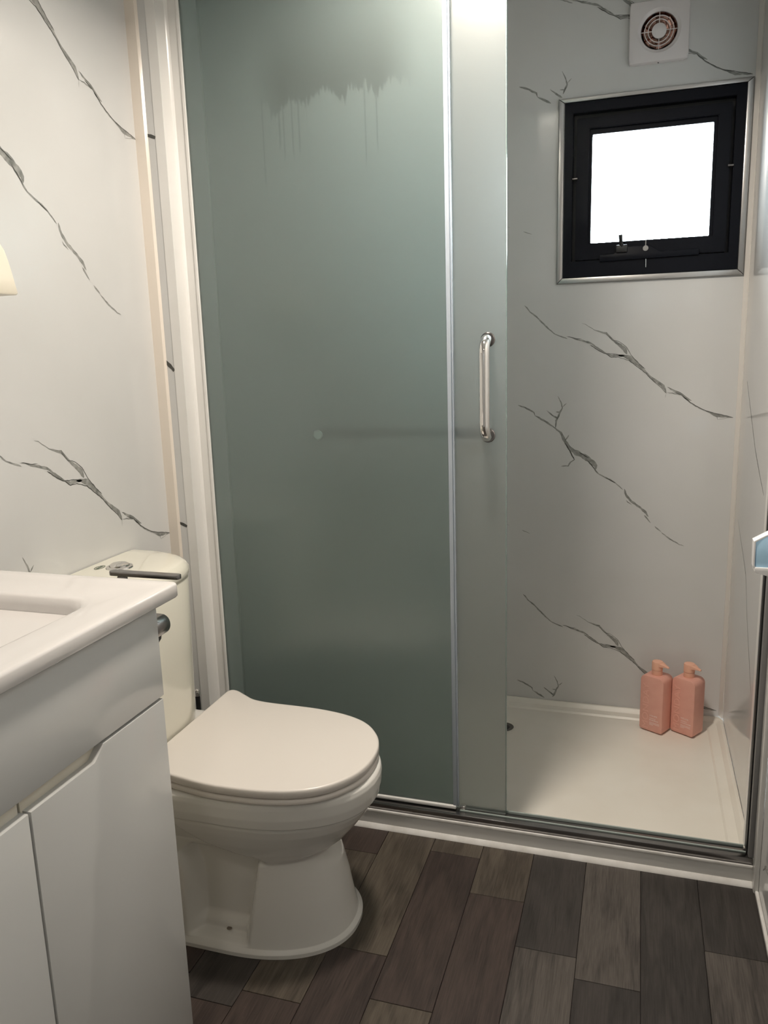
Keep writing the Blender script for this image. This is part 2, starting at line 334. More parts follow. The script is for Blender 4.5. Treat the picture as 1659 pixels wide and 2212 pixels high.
# ------------------------------------------------------------------ marble veins: flat print on the wall panels
VEINS = {"V1": [[[-0.2226, 1.2347, 0.00112], [-0.2073, 1.2317, 0.00271], [-0.193, 1.2264, 0.00455], [-0.1717, 1.2202, 0.00508], [-0.1492, 1.2127, 0.00562], [-0.1337, 1.2016, 0.0052], [-0.1146, 1.1888, 0.00431], [-0.1016, 1.18, 0.00338], [-0.0844, 1.1721, 0.00684], [-0.0655, 1.1727, 0.00592], [-0.0466, 1.1708, 0.00798]], [[-0.1762, 1.2724, 0.00137], [-0.165, 1.2699, 0.00115], [-0.1377, 1.2511, 0.00164], [-0.1195, 1.2451, 0.00403], [-0.1025, 1.2405, 0.00574], [-0.09, 1.2277, 0.00483], [-0.0772, 1.216, 0.00536], [-0.0605, 1.2035, 0.00887], [-0.0472, 1.1913, 0.01044], [-0.0399, 1.1761, 0.01]], [[-0.0655, 1.1732, 0.00345], [-0.0504, 1.1714, 0.00746], [-0.0318, 1.1657, 0.01509], [-0.0142, 1.151, 0.0117], [0.0035, 1.1347, 0.00772], [0.018, 1.1214, 0.00442], [0.0266, 1.1095, 0.00784], [0.0438, 1.0961, 0.00846], [0.0635, 1.0825, 0.01016], [0.0746, 1.0678, 0.00701], [0.0785, 1.0558, 0.00216]], [[0.0802, 1.075, 0.00216], [0.097, 1.0659, 0.00491], [0.1229, 1.0528, 0.00553], [0.1353, 1.0412, 0.00669], [0.1509, 1.0329, 0.00506]], [[0.1264, 1.0454, 0.00277], [0.1477, 1.0278, 0.00337], [0.1745, 1.01, 0.00342], [0.1983, 1.0001, 0.00404], [0.225, 0.9878, 0.00937], [0.2433, 0.986, 0.00591], [0.2697, 0.9814, 0.00359], [0.2956, 0.9682, 0.00273]], [[0.0789, 1.0585, 0.00162], [0.0955, 1.0563, 0.00218], [0.1224, 1.05, 0.00221]], [[0.225, 0.9878, 0.00293], [0.2268, 0.9753, 0.00088]], [[0.2268, 0.9753, 0.00088], [0.2588, 0.9815, 0.00089]], [[0.0781, 1.0559, 0.00108], [0.0759, 1.0424, 0.00081]], [[-0.3517, 1.3336, 0.00247], [-0.3442, 1.3271, 0.00395], [-0.3343, 1.3136, 0.00296], [-0.3145, 1.2983, 0.00442], [-0.2824, 1.2657, 0.0044], [-0.2577, 1.2431, 0.00243], [-0.2187, 1.2273, 0.00338]]], "V1dark": [[[-0.1501, 1.2073, 0.00164], [-0.1345, 1.1969, 0.00213], [-0.1153, 1.1847, 0.00192], [-0.1011, 1.1782, 0.00145], [-0.0853, 1.1672, 0.00147], [-0.0645, 1.1674, 0.00124], [-0.0332, 1.1569, 0.00151], [-0.0155, 1.1434, 0.00153], [0.0174, 1.1175, 0.00156], [0.0354, 1.0978, 0.00132], [0.0622, 1.0745, 0.00134], [0.0785, 1.0558, 0.00135]], [[-0.1019, 1.2441, 0.0012], [-0.0997, 1.2352, 0.0012], [-0.0841, 1.2195, 0.00121], [-0.0661, 1.2156, 0.00098], [-0.0422, 1.1982, 0.00124], [-0.03, 1.1771, 0.00126], [-0.0099, 1.1529, 0.00127], [0.0152, 1.1299, 0.00155]], [[-0.2179, 1.2347, 0.00112], [-0.1966, 1.2285, 0.00136], [-0.1741, 1.2257, 0.00115]], [[0.0963, 1.0618, 0.00136], [0.1226, 1.0511, 0.00138], [0.1477, 1.0278, 0.00168], [0.1747, 1.0114, 0.00143], [0.1983, 1.0001, 0.00144], [0.2259, 0.9937, 0.00146], [0.2698, 0.982, 0.0015], [0.2957, 0.9691, 0.00121]], [[-0.0998, 1.1797, 0.00121], [-0.0687, 1.1763, 0.00123], [-0.0464, 1.172, 0.001]]], "V2": [[[-0.3704, 1.0234, 0.00305], [-0.3475, 1.0157, 0.00557], [-0.3197, 1.0003, 0.00453], [-0.3161, 0.9891, 0.00352]], [[-0.3171, 0.9902, 0.00302], [-0.2969, 0.9789, 0.00552], [-0.2767, 0.9677, 0.0055], [-0.2516, 0.9485, 0.00298], [-0.234, 0.9359, 0.00744], [-0.2212, 0.908, 0.00991], [-0.206, 0.8852, 0.01187], [-0.186, 0.8727, 0.01577], [-0.1612, 0.8603, 0.01471], [-0.1363, 0.8428, 0.01562], [-0.1239, 0.8303, 0.01267], [-0.126, 0.8175, 0.00439], [-0.116, 0.8049, 0.00341], [-0.0913, 0.7926, 0.00436], [-0.0668, 0.7804, 0.00338], [-0.0396, 0.7556, 0.0024]], [[-0.0349, 0.7582, 0.0048], [-0.0295, 0.738, 0.00768], [-0.0121, 0.718, 0.00718], [0.0124, 0.7009, 0.0062], [0.0295, 0.6861, 0.00713], [0.0396, 0.6711, 0.00475]], [[0.0275, 0.6758, 0.00476], [0.035, 0.6658, 0.0038], [0.0474, 0.6509, 0.0019]], [[0.0596, 0.6411, 0.00331], [0.0792, 0.6239, 0.00378]], [[0.0792, 0.6229, 0.00236], [0.106, 0.6019, 0.0047], [0.1348, 0.5852, 0.0028], [0.149, 0.5807, 0.0014]], [[-0.2516, 0.9495, 0.00398], [-0.2494, 0.9738, 0.00546], [-0.2422, 0.9889, 0.00594], [-0.2374, 1.0014, 0.00543], [-0.2302, 1.0139, 0.00443], [-0.2353, 1.0314, 0.00295], [-0.2455, 1.0514, 0.00197]], [[-0.2302, 1.0164, 0.00295], [-0.2181, 1.0287, 0.00245]], [[-0.2796, 1.0066, 0.00249], [-0.262, 0.9915, 0.00447], [-0.2445, 0.9798, 0.00594]], [[-0.2512, 1.0015, 0.00297], [-0.2374, 0.9999, 0.00395]], [[-0.2212, 0.908, 0.00347], [-0.2091, 0.9283, 0.00345]], [[-0.2059, 0.8802, 0.00445], [-0.1982, 0.8624, 0.00445], [-0.1905, 0.8497, 0.00346], [-0.2028, 0.8419, 0.00446], [-0.21, 0.829, 0.00348], [-0.2325, 0.8276, 0.003]], [[-0.029, 0.7226, 0.0024], [-0.024, 0.7166, 0.00336], [-0.0118, 0.7078, 0.00335]], [[-0.3559, 0.6116, 0.00262], [-0.3297, 0.6019, 0.00156]], [[-0.4064, 0.6297, 0.00264], [-0.398, 0.6262, 0.00211]]], "V2dark": [[[-0.2211, 0.9029, 0.00297], [-0.2059, 0.8776, 0.00297], [-0.1905, 0.8497, 0.00247]], [[-0.1511, 0.8477, 0.00294], [-0.1311, 0.8251, 0.00293], [-0.125, 0.815, 0.00244]], [[-0.0913, 0.7916, 0.00242], [-0.0618, 0.7754, 0.00241]], [[-0.1762, 0.8728, 0.00295], [-0.1464, 0.8554, 0.00293]]], "R": [[[2.4869, 1.0951, 0.0025], [2.3678, 1.018, 0.004], [2.2317, 0.9291, 0.005], [2.1235, 0.8806, 0.004], [2.045, 0.8478, 0.0015]], [[2.5076, 0.6912, 0.0015], [2.3624, 0.6325, 0.003], [2.2681, 0.5922, 0.004], [2.1868, 0.4892, 0.003], [2.112, 0.4156, 0.004], [2.0411, 0.3457, 0.002]]]}
def ribbon(bm, pts, P, lift, mi, rng, taper=True):
    """a thin printed stroke: pts (u, v, width) on a wall, P maps (u, v, lift) to space"""
    fine = []
    for (a, b) in zip(pts, pts[1:]):
        n = max(1, int(math.hypot(b[0]-a[0], b[1]-a[1])/0.006))
        for i in range(n):
            t = i/n; fine.append([a[k]+(b[k]-a[k])*t for k in range(3)])
    fine.append(list(pts[-1]))
    rows = []; n = len(fine)
    for i, (u, v, w) in enumerate(fine):
        a = fine[max(i-1, 0)]; b = fine[min(i+1, n-1)]
        du, dv = b[0]-a[0], b[1]-a[1]; l = math.hypot(du, dv) or 1
        nu, nv = -dv/l, du/l
        w = max(w, 0.0008)*0.5
        if 0 < i < n-1:
            j = (rng.random()-0.5)*0.0012; u += nu*j; v += nv*j; w *= 0.78+0.44*rng.random()
        elif taper: w *= 0.25
        rows.append((bm.verts.new(P(u+nu*w, v+nv*w, lift)), bm.verts.new(P(u-nu*w, v-nv*w, lift))))
    for A, B in zip(rows, rows[1:]):
        f = bm.faces.new((A[0], A[1], B[1], B[0])); f.material_index = mi
def print_veins(bm, keys, P, du, dv, inside):
    rng = random.Random(7)
    for key in keys:
        for k, lift, mi in ((key, 0.0003, 1), (key+'dark', 0.00045, 2)):
            for st in VEINS.get(k, []):
                pts = [(u+du, v+dv, w) for u, v, w in st]
                run = []
                for p in pts:
                    if inside(p[0], p[1]): run.append(p)
                    else:
                        if len(run) > 1: ribbon(bm, run, P, lift, mi, rng)
                        run = []
                if len(run) > 1: ribbon(bm, run, P, lift, mi, rng)
WALLM = [M['panel'], M['vein'], M['vein_dark']]
PER = 0.9425
WX0, WX1, WZ0, WZ1 = -0.236, 0.258, 1.408, 1.905        # opening in the back wall

# ------------------------------------------------------------------ structure
def build_room():
    bm = bmesh.new(); box(bm, XL-.03, XL, YF-.03, YB+.03, -.04, ZC)
    Pl = lambda u, v, h: (XL+h, u, v)
    for k in range(3): 
        for s in (0, -0.98):
            print_veins(bm, ('V1', 'V2'), Pl, 1.476+s, -0.213+PER*(k-0)-0.0, lambda u, v: -.88 < u < 1.70+.07 and .01 < v < ZC-.01)
    struct('wall_left', bm, WALLM, clean=False)
    bm = bmesh.new()
    for x0, x1, z0, z1 in ((XL, XR, -.04, WZ0), (XL, XR, WZ1, ZC), (XL, WX0, WZ0, WZ1), (WX1, XR, WZ0, WZ1)):
        box(bm, x0, x1, YB, YB+.06, z0, z1)
    Pb = lambda u, v, h: (u, YB-h, v)
    for k in (-1, 0, 1):
        print_veins(bm, ('V1', 'V2'), Pb, 0, PER*k, lambda u, v: v > .012 and v < ZC-.01 and u < .287 and not (-.255 < u < .277 and 1.39 < v < 1.918))
    struct('wall_back', bm, WALLM, clean=False)
    bm = bmesh.new()
    box(bm, XR, XR+.03, YF-.03, YB+.06, -.04, ZC)
    Pr = lambda u, v, h: (XR-h, u, v)
    rng = random.Random(2)
    for st in VEINS['R']: ribbon(bm, st, Pr, 0.0003, 2, rng)
    print_veins(bm, ('V1',), lambda u, v, h: (XR-h, 1.56+u, v), 0, -PER, lambda u, v: v > .05 and -1.5 < u < .15)
    struct('wall_right', bm, WALLM, clean=False)
    # wall behind the camera
    bm = bmesh.new()
    box(bm, XL, XR, YF-.04, YF, -.04, ZC)
    struct('wall_front', bm, M['panel'])
    bm = bmesh.new(); box(bm, XL-.03, XR+.03, YF-.04, YB+.06, ZC, ZC+.03); struct('ceiling', bm, M['ceiling'])
    bm = bmesh.new(); box(bm, XL, XR, YF-.04, Y0+.003, -.04, -.0035)
    fl = struct('floor', bm, M['joint'])
    # planks: 12.35 cm wide boards, 47.5 cm long, end joints where the photo has them
    PW, PL = 0.1235, 0.475
    cols = {-4: 1.47, -3: 1.20, -2: 1.62, -1: 1.662, 0: 1.346, 1: 1.709, 2: 1.5815, 3: 1.444, 4: 1.388, 5: 1.302, 6: 1.532}
    tone = {(0, 0): 0, (0, 1): 1, (1, 0): 1, (1, 1): 0, (1, -1): 0, (2, 0): 0, (2, 1): 1, (3, 0): 2, (3, 1): 3, (4, 0): 3, (4, 1): 2,
            (5, 0): 2, (5, 1): 2, (6, 0): 2, (6, 1): 3, (-1, 0): 1, (-1, 1): 0, (-1, 2): 1, (-2, 1): 2}
    rng = random.Random(11); g = 0.0006
    for c, j in cols.items():
        x0 = -.5785 + c*PW; x1 = x0 + PW
        top = j + PL if j + PL < 1.9 else j
        idx = 0 if j + PL > Y0 else 0
        # number boards from the shower towards the camera; board 0 ends at the sill
        y1 = j + PL; k = 0
        while y1 - PL > Y0: y1 -= PL
        if c == 1: y1 = 1.709 + PL; k = -1
        while y1 > YF:
            y0 = y1 - PL
            a, b = max(y0+g, YF), min(y1-g, Y0)
            l, r = max(x0+g, XL), min(x1-g, XR)
            if b - a > .004 and r - l > .004:
                bm = bmesh.new()
                lo = [(l, a), (r, a), (r, b), (l, b)]; e = 0.0007
                hi = [(l+e, a+e), (r-e, a+e), (r-e, b-e), (l+e, b-e)]
                loft(bm, [[(x, y, -.0034) for x, y in lo], [(x, y, -e) for x, y in lo], [(x, y, 0) for x, y in hi]])
                obj('plank', bm, WOOD[tone.get((c, k), rng.choice((0, 1, 1, 2, 3)))], fl)
            y1 = y0; k += 1
build_room()

def build_trims():
    # nib wall at the left of the screen: marble panel, then the white jamb profile
    bm = bmesh.new(); box(bm, XL, -1.0914, 1.752, 1.81, .0, ZC)
    for a, b, w in (((-1.1145, 1.720), (-1.0920, 1.712), .008), ((-1.1145, 1.202), (-1.0920, 1.178), .010), ((-1.1145, .795), (-1.0920, .786), .008)):
        ribbon(bm, [(*a, w*.7), ((a[0]+b[0])/2, (a[1]+b[1])/2+.001, w), (*b, w*.8)], lambda u, v, h: (u, 1.752-h, v), .0003, 2, random.Random(3), taper=False)
    struct('wall_inner', bm, WALLM, clean=False)
    bm = bmesh.new(); prism(bm, [(XL, 1.744), (-1.1300, 1.7445), (-1.1160, 1.7465), (-1.1113, 1.752), (XL, 1.752)], 'z', 0, ZC, .0015)
    struct('trim_1', bm, M['cream'])
    bm = bmesh.new(); prism(bm, [(XR, YB-.014), (XR-.003, YB-.0145), (XR-.0125, YB-.003), (XR-.0125, YB), (XR, YB)], 'z', .0215, ZC, .001)
    struct('trim_2', bm, M['ivory'])
    # upright white trim on the right wall in front of the screen frame
    bm = bmesh.new(); box(bm, XR-.011, XR, 1.742, 1.772, .0, ZC, .003); struct('trim_3', bm, M['pvc'])
    bm = bmesh.new(); box(bm, XR-.008, XR, YF, 1.742, .0, .010, .003); struct('baseboard_right', bm, M['silicone'])
build_trims()

def build_window():
    w = bpy.data.objects.new('window_1', None); COL.objects.link(w); w.location = (0.012, YB, 1.392); w['kind'] = 'structure'
    x0, x1, z0, z1 = -.2535, .2745, 1.392, 1.9165; t = .0165
    # four mitred aluminium trims, proud of the wall
    for pts in ([(x0, z1), (x1, z1), (x1-t, z1-t*.75), (x0+t, z1-t*.75)], [(x0, z0), (x1, z0), (x1-t, z0+t), (x0+t, z0+t)],
                [(x0, z0), (x0, z1), (x0+t, z1-t*.75), (x0+t, z0+t)], [(x1, z0), (x1, z1), (x1-t, z1-t*.75), (x1-t, z0+t)]):
        bm = bmesh.new(); c = (sum(p[0] for p in pts)/4, sum(p[1] for p in pts)/4)
        pts = [(p[0]+(c[0]-p[0])*.001, p[1]+(c[1]-p[1])*.001) for p in pts]
        prism(bm, pts, 'y', YB-.008, YB+.002, .0025); obj('window_trim', bm, M['alu'], w)
    bm = bmesh.new(); frame_ring(bm, x0+t, x1-t, z0+t, z1-t*.75, .026, .026, .048, .029, YB-.001, YB+.058, .0015); obj('window_frame', bm, M['black_frame'], w)
    bm = bmesh.new(); frame_ring(bm, x0+t+.020, x1-t-.020, z0+t+.04, z1-t-.02, .020, .020, .020, .020, YB+.030, YB+.050); obj('gasket', bm, M['rubber'], w)
    bm = bmesh.new(); frame_ring(bm, -.201, .224, 1.460, 1.862, .037, .036, .046, .031, YB+.007, YB+.050, .002)
    s = obj('sash', bm, M['black_frame'], w)
    bm = bmesh.new(); frame_ring(bm, -.164, .188, 1.506, 1.831, .008, .010, .003, .015, YB+.018, YB+.046, .001); obj('glazing_bead', bm, M['black_frame'], s)
    bm = bmesh.new(); box(bm, -.158, .180, YB+.034, YB+.038, 1.507, 1.820); obj('pane', bm, M['pane'], s)
    # stay bar with a raised middle, its lever and lock
    bm = bmesh.new(); prism(bm, [(-.127, 1.451), (.152, 1.455), (.152, 1.471), (.044, 1.471), (.016, 1.490), (-.062, 1.490), (-.088, 1.471), (-.127, 1.470)], 'y', YB-.008, YB+.010, .002)
    sb = obj('stay_bar', bm, M['black_frame'], w)
    bm = bmesh.new(); tube(bm, [(-.062, YB-.006, 1.487), (-.066, YB-.014, 1.500), (-.068, YB-.018, 1.524)], .0058, 12); box(bm, -.080, -.048, YB-.014, YB-.004, 1.474, 1.496, .003)
    obj('lever', bm, M['rubber'], sb)
    bm = bmesh.new(); lathe(bm, (.004, YB-.0075, 1.482), [(0, -.003), (.0035, -.003), (.0035, -.001), (.006, -.001), (.006, -.0035), (.0078, -.0035), (.0078, .001)], 20, 'y')
    box(bm, .0028, .0052, YB-.012, YB-.009, 1.487, 1.506); obj('lock', bm, M['alu'], sb)
    bm = bmesh.new(); tube(bm, [(.0055, YB-.004, 1.452), (.006, YB-.004, 1.428)], .0013, 8); obj('pin', bm, M['chrome'], sb)
    for x in (-.203, .226):
        bm = bmesh.new(); tube(bm, [(x-.008, YB-.002, 1.693), (x+.007, YB-.002, 1.693)], .0038, 14); obj('hinge_pin', bm, M['chrome_dark'], w)
build_window()

# ------------------------------------------------------------------ shower
def build_shower():
    t = thing('shower_tray', 'cream white shower tray on the floor behind the glass screen', 'shower tray', (-.42, 2.18, 0))
    # bowl of the tray: rim along the walls, a flat margin, then the shallow floor
    x0, x1, y0, y1 = XL+.001, XR-.001, Y0+.018, YB-.001
    def rect(i, z, r=None): return [(x, y, z) for x, y in rrect(x0+i, x1-i, y0+i, y1-i, r or max(.004, .03-i*.2), 5)]
    bm = bmesh.new()
    loft(bm, [rect(0, -.035), rect(0, .020), rect(.003, .0215), rect(.009, .0212), rect(.012, .0185), rect(.020, .0085), rect(.030, .0066), rect(.043, .0056), rect(.0485, .0), rect(.30, 0)], True, True)
    obj('tray_basin', bm, M['tray'], t)
    bm = bmesh.new(); box(bm, XL+.06, XR-.001, Y0, Y0+.018, 0, .048, .002); obj('tray_skirt', bm, M['pvc'], t)
    bm = bmesh.new(); box(bm, XL+.06, XR-.011, Y0-.003, Y0+.003, .042, .051, .0025); obj('skirt_bead', bm, M['silicone'], t)['label'] = 'white bead along the top of the skirt'
    bm = bmesh.new(); prism(bm, [(Y0-.010, .0), (Y0-.009, .004), (Y0-.001, .011), (Y0, .011), (Y0, 0)], 'x', XL+.06, XR-.002); obj('floor_bead', bm, M['silicone'], t)
    # drain
    bm = bmesh.new(); lathe(bm, (-.384, 2.402, 0), [(.050, .0002), (.046, .0012), (.034, .0012), (.031, .0006)], 40); d = obj('drain_ring', bm, M['tray'], t)
    bm = bmesh.new(); lathe(bm, (-.384, 2.402, 0), [(.031, .0014), (.029, .0018), (.026, .0012), (.0, .0010)], 32); obj('drain_cup', bm, M['chrome_dark'], d)
    bm = bmesh.new(); lathe(bm, (-.384, 2.400, 0), [(.018, .0013), (.0, .0016)], 24); obj('drain_hole', bm, M['rubber'], d)

    s = thing('shower_screen', 'fixed frosted glass shower panel in its metal frame beside the toilet', 'shower screen', (-.42, GY, .05))
    bm = bmesh.new(); box(bm, -1.034, -.4155, GY, GY+.006, .0745, 2.089); obj('fixed_panel', bm, [M['frost_fixed']], s)
    # clear seal on the free edge of the fixed panel
    bm = bmesh.new(); box(bm, -.4160, -.4065, GY-.003, GY+.010, .0745, 2.089, .0015); obj('edge_seal', bm, M['seal'], s)['label'] = 'clear seal strip down the free edge'
    bm = bmesh.new(); box(bm, -.4055, -.4025, GY+.001, GY+.012, .0745, 2.089, .001); obj('edge_seal', bm, M['seal'], s)
    bm = bmesh.new(); box(bm, -1.034, -.408, GY-.006, GY+.012, .0690, .0785, .0025); obj('bottom_channel', bm, M['pvc'], s)['label'] = 'white channel under the fixed glass'
    bm = bmesh.new(); box(bm, XL+.06, XR-.012, Y0+.0035, 1.808, .0488, .0665, .0015); box(bm, XL+.06, XR-.012, 1.800, 1.832, .022, .0550, .001); box(bm, XL+.06, XR-.012, Y0+.020, 1.829, .022, .050); r = obj('bottom_rail', bm, M['alu_dark'], s)
    bm = bmesh.new(); box(bm, -.398, XR-.024, GY-.006, GY-.002, .0655, .0700, .001); obj('rail_lip', bm, M['lip'], r)
    bm = bmesh.new(); box(bm, -.398, XR-.024, 1.8300, 1.8340, .050, .0615, .001); obj('rail_lip', bm, M['lip'], r)
    bm = bmesh.new(); box(bm, -.398, -.385, GY-.004, GY+.012, .0705, .079, .002); obj('door_guide', bm, M['chrome'], r)
    bm = bmesh.new(); box(bm, XR-.021, XR-.0005, Y0+.004, 1.830, .0668, 2.089, .0015); obj('side_frame', bm, M['grey_frame'], s)
    bm = bmesh.new(); box(bm, XR-.0240, XR-.021, Y0+.018, 1.832, .070, 2.089, .001); obj('side_seal', bm, M['rubber'], s)['label'] = 'black rubber strip'
    bm = bmesh.new(); box(bm, XR-.0255, XR-.0240, Y0+.040, 1.834, .070, 2.089); obj('side_lip', bm, M['pvc'], s)
    # left jamb: stepped white profile
    bm = bmesh.new(); prism(bm, [(-1.0908, 1.751), (-1.0908, 1.81), (-1.0310, 1.81), (-1.0310, 1.796), (-1.0330, 1.7945), (-1.0380, 1.7945), (-1.0400, 1.797), (-1.0415, 1.797), (-1.0418, 1.797), (-1.0610, 1.797), (-1.0632, 1.793), (-1.0662, 1.790), (-1.0667, 1.7515)], 'z', .052, ZC, .0)
    obj('left_jamb', bm, M['pvc'], s)
    bm = bmesh.new(); box(bm, -1.0265, XR-.001, Y0+.008, 1.840, 2.090, 2.150, .002); obj('header_rail', bm, M['alu'], s)

    y = 1.819
    d = thing('shower_door', 'sliding frosted glass shower door with a chrome handle, slid behind the fixed panel', 'shower door', (-.64, y, .07))
    bm = bmesh.new(); box(bm, -.992, -.2870, y, y+.008, .0585, 2.089); obj('door_panel', bm, [M['frost_door']], d)
    bm = bmesh.new(); box(bm, -.2870, -.2852, y-.0005, y+.0085, .0585, 2.089, .0005); obj('polished_edge', bm, M['edge_glass'], d)
    bm = bmesh.new(); box(bm, -.998, -.9925, y-.001, y+.009, .0585, 2.089, .001); obj('rear_edge_streak', bm, M['pvc'], d)  # white strip added so the door's rear edge shows as a light streak
    # D handle
    bm = bmesh.new(); x = -.327; zt, zb = 1.229, 1.0145; yo = y-.048; R = .030
    path = [(x, y-.001, zt), (x, y-.018, zt)]
    for i in range(1, 9):
        a = math.pi/2*i/8; path.append((x, y-.018-R*math.sin(a), zt-R*(1-math.cos(a))))
    for i in range(0, 9):
        a = math.pi/2*i/8; path.append((x, y-.018-R*math.cos(a), zb+R-R*math.sin(a)))
    path += [(x, y-.001, zb)]
    tube(bm, path, .0118, 24); h = obj('handle', bm, M['chrome'], d)
    for z in (zt, zb):
        bm = bmesh.new(); lathe(bm, (x, y, z), [(0, -.004), (.0145, -.004), (.0165, -.002), (.0165, 0)], 28, 'y'); obj('handle_washer', bm, M['chrome_dark'], h)
    # rail on the inside of the door, seen blurred through the frosting
    bm = bmesh.new(); yi = y+.008+.045
    tube(bm, [(-.745, y+.009, 1.0145), (-.745, yi-.012, 1.0145), (-.741, yi-.003, 1.0145), (-.732, yi, 1.0145), (-.34, yi, 1.0145), (-.331, yi-.003, 1.0145), (-.327, yi-.012, 1.0145), (-.327, y+.009, 1.0145)], .0115, 18)
    obj('towel_rail', bm, M['chrome_dark'], d)
    bm = bmesh.new(); lathe(bm, (-.745, y, 1.0145), [(0, -.006), (.010, -.006), (.0125, -.004), (.0125, 0)], 28, 'y'); obj('rail_bolt', bm, M['chrome'], d)
build_shower()

# ------------------------------------------------------------------ extractor fan
def build_fan():
    cx, cz = .0205, 2.061
    t = thing('extractor_fan', 'square white extractor fan with round grille on the marble wall above the window', 'fan', (cx, YB, cz))
    def P(r, a, y): return (cx+r*math.cos(a), y, cz+r*math.sin(a))
    n = 64; ro = .080
    def square(hs, y):
        out = []
        for i in range(n):
            a = 2*math.pi*i/n; c, s = math.cos(a), math.sin(a)
            k = hs/((abs(c)**26+abs(s)**26)**(1/26)); out.append((cx+k*c, y, cz+k*s))
        return out
    def circ(r, y): return [P(r, 2*math.pi*i/n, y) for i in range(n)]
    bm = bmesh.new()
    loft(bm, [square(ro, YB), square(ro, YB-.015), square(ro-.002, YB-.018), square(.066, YB-.0205), circ(.0575, YB-.0215), circ(.0555, YB-.0195), circ(.049, YB-.0165), circ(.0475, YB-.010), circ(.0465, YB-.001)], False, False)
    obj('cover_plate', bm, M['fan'], t)
    bm = bmesh.new(); loft(bm, [circ(.047, YB-.0145), circ(.045, YB-.006), circ(.042, YB-.0015), circ(.018, YB-.001)], False, True); obj('duct', bm, M['copper'], t)['label'] = 'copper tinted duct behind the grille'
    for i in range(7):
        a = 2*math.pi*i/7+.3; bm = bmesh.new()
        pts = [P(.018, a, YB-.003), P(.043, a+.12, YB-.003), P(.044, a+.62, YB-.009), P(.018, a+.75, YB-.009)]
        lo = [Vector(p) for p in pts]; bm.faces.new([bm.verts.new(p) for p in lo])
        ex = bmesh.ops.extrude_face_region(bm, geom=bm.faces[:]); bmesh.ops.translate(bm, verts=[v for v in ex['geom'] if isinstance(v, bmesh.types.BMVert)], vec=(0, .001, 0))
        obj('impeller_blade', bm, M['copper'], t)
    for r in (.0385, .0292):
        bm = bmesh.new(); loft(bm, [circ(r+.0009, YB-.0165), circ(r-.0009, YB-.0165), circ(r-.0009, YB-.0125), circ(r+.0009, YB-.0125), circ(r+.0009, YB-.0165)], False, False); obj('grille_ring', bm, M['fan'], t)
    for a in (0, 90, 180, 270):
        a = math.radians(a); bm = bmesh.new(); tube(bm, [P(.019, a, YB-.0145), P(.0485, a, YB-.0145)], .0010, 6); obj('grille_spoke', bm, M['fan'], t)
    bm = bmesh.new(); loft(bm, [circ(.0196, YB-.010), circ(.0196, YB-.0165), circ(.0185, YB-.0172), circ(.005, YB-.0175)], True, True); obj('hub', bm, M['fan'], t)
    bm = bmesh.new(); lathe(bm, (.021, YB-.010, 1.9805), [(0, -.001), (.002, -.001), (.002, .002)], 10, 'z'); obj('screw', bm, M['rubber'], t)
build_fan()

# ------------------------------------------------------------------ toilet
TY = 1.420
LID = [(-.945, .000), (-.945, .210), (-.943, .220), (-.938, .2265), (-.928, .2275), (-.915, .2225), (-.900, .2130), (-.885, .2040), (-.870, .1945), (-.855, .1885), (-.830, .1840), (-.797, .1820),
       (-.760, .1820), (-.726, .1815), (-.700, .1805), (-.673, .1780), (-.650, .1745), (-.625, .1690), (-.600, .1610), (-.574, .1490), (-.555, .1360), (-.538, .1200), (-.522, .0990), (-.510, .0780), (-.501, .0540), (-.496, .0280), (-.4945, 0)]
def smooth_closed(P, k):
    out = []; n = len(P)
    for i in range(n):
        p0, p1, p2, p3 = P[i-1], P[i], P[(i+1) % n], P[(i+2) % n]
        for j in range(k):
            t = j/k
            out.append(tuple(0.5*((2*b)+(c-a)*t+(2*a-5*b+4*c-d)*t*t+(-a+3*b-3*c+d)*t**3) for a, b, c, d in zip(p0, p1, p2, p3)))
    return out
# the side towards the cabinet runs in without the rear flare
LID_NEAR = [(-.945, 0), (-.945, .05), (-.945, .09), (-.945, .12), (-.945, .136), (-.945, .145), (-.945, .151), (-.9435, .158), (-.939, .1635), (-.930, .1655), (-.900, .1650), (-.870, .1665), (-.840, .1715), (-.800, .1785), (-.760, .1820)]
LID_OUTLINE = smooth_closed([(x, -h) for x, h in LID_NEAR] + [(x, -h) for x, h in LID if x > -.75] + [(x, h) for x, h in LID[-2:0:-1]] + [(-.945, y) for y in (.203, .195, .18, .15, .11, .06)], 3)
def lid_loop(off, z, dz=0.0):
    """outline of the seat lid, grown outwards by off"""
    full = LID_OUTLINE
    n = len(full); out = []
    for i in range(n):
        a, b = full[i-1], full[(i+1) % n]
        tx, ty = b[0]-a[0], b[1]-a[1]; l = math.hypot(tx, ty) or 1
        nx, ny = ty/l, -tx/l
        x, y = full[i][0]+nx*off, full[i][1]+ny*off
        out.append((x, TY+y, z))
    return out
def pan_section(z, xf, hw, n=2.25, xb=-1.06, m=180):
    xc = xf - min(.30, hw*1.55)
    half = []
    kb, ks, kf = 12, 120, 60
    for i in range(kb): half.append((xb, hw*i/kb))
    for i in range(ks): half.append((xb+(xc-xb)*i/ks, hw))
    for i in range(kf+1):
        a = math.pi/2*(1-i/kf); c, s = math.cos(a), math.sin(a)
        half.append((xc+(xf-xc)*max(c, 0)**(2/n), hw*max(s, 0)**(2/n)))
    return half
def sstep(a, b, v):
    t = min(1, max(0, (v-a)/(b-a))); return t*t*(3-2*t)
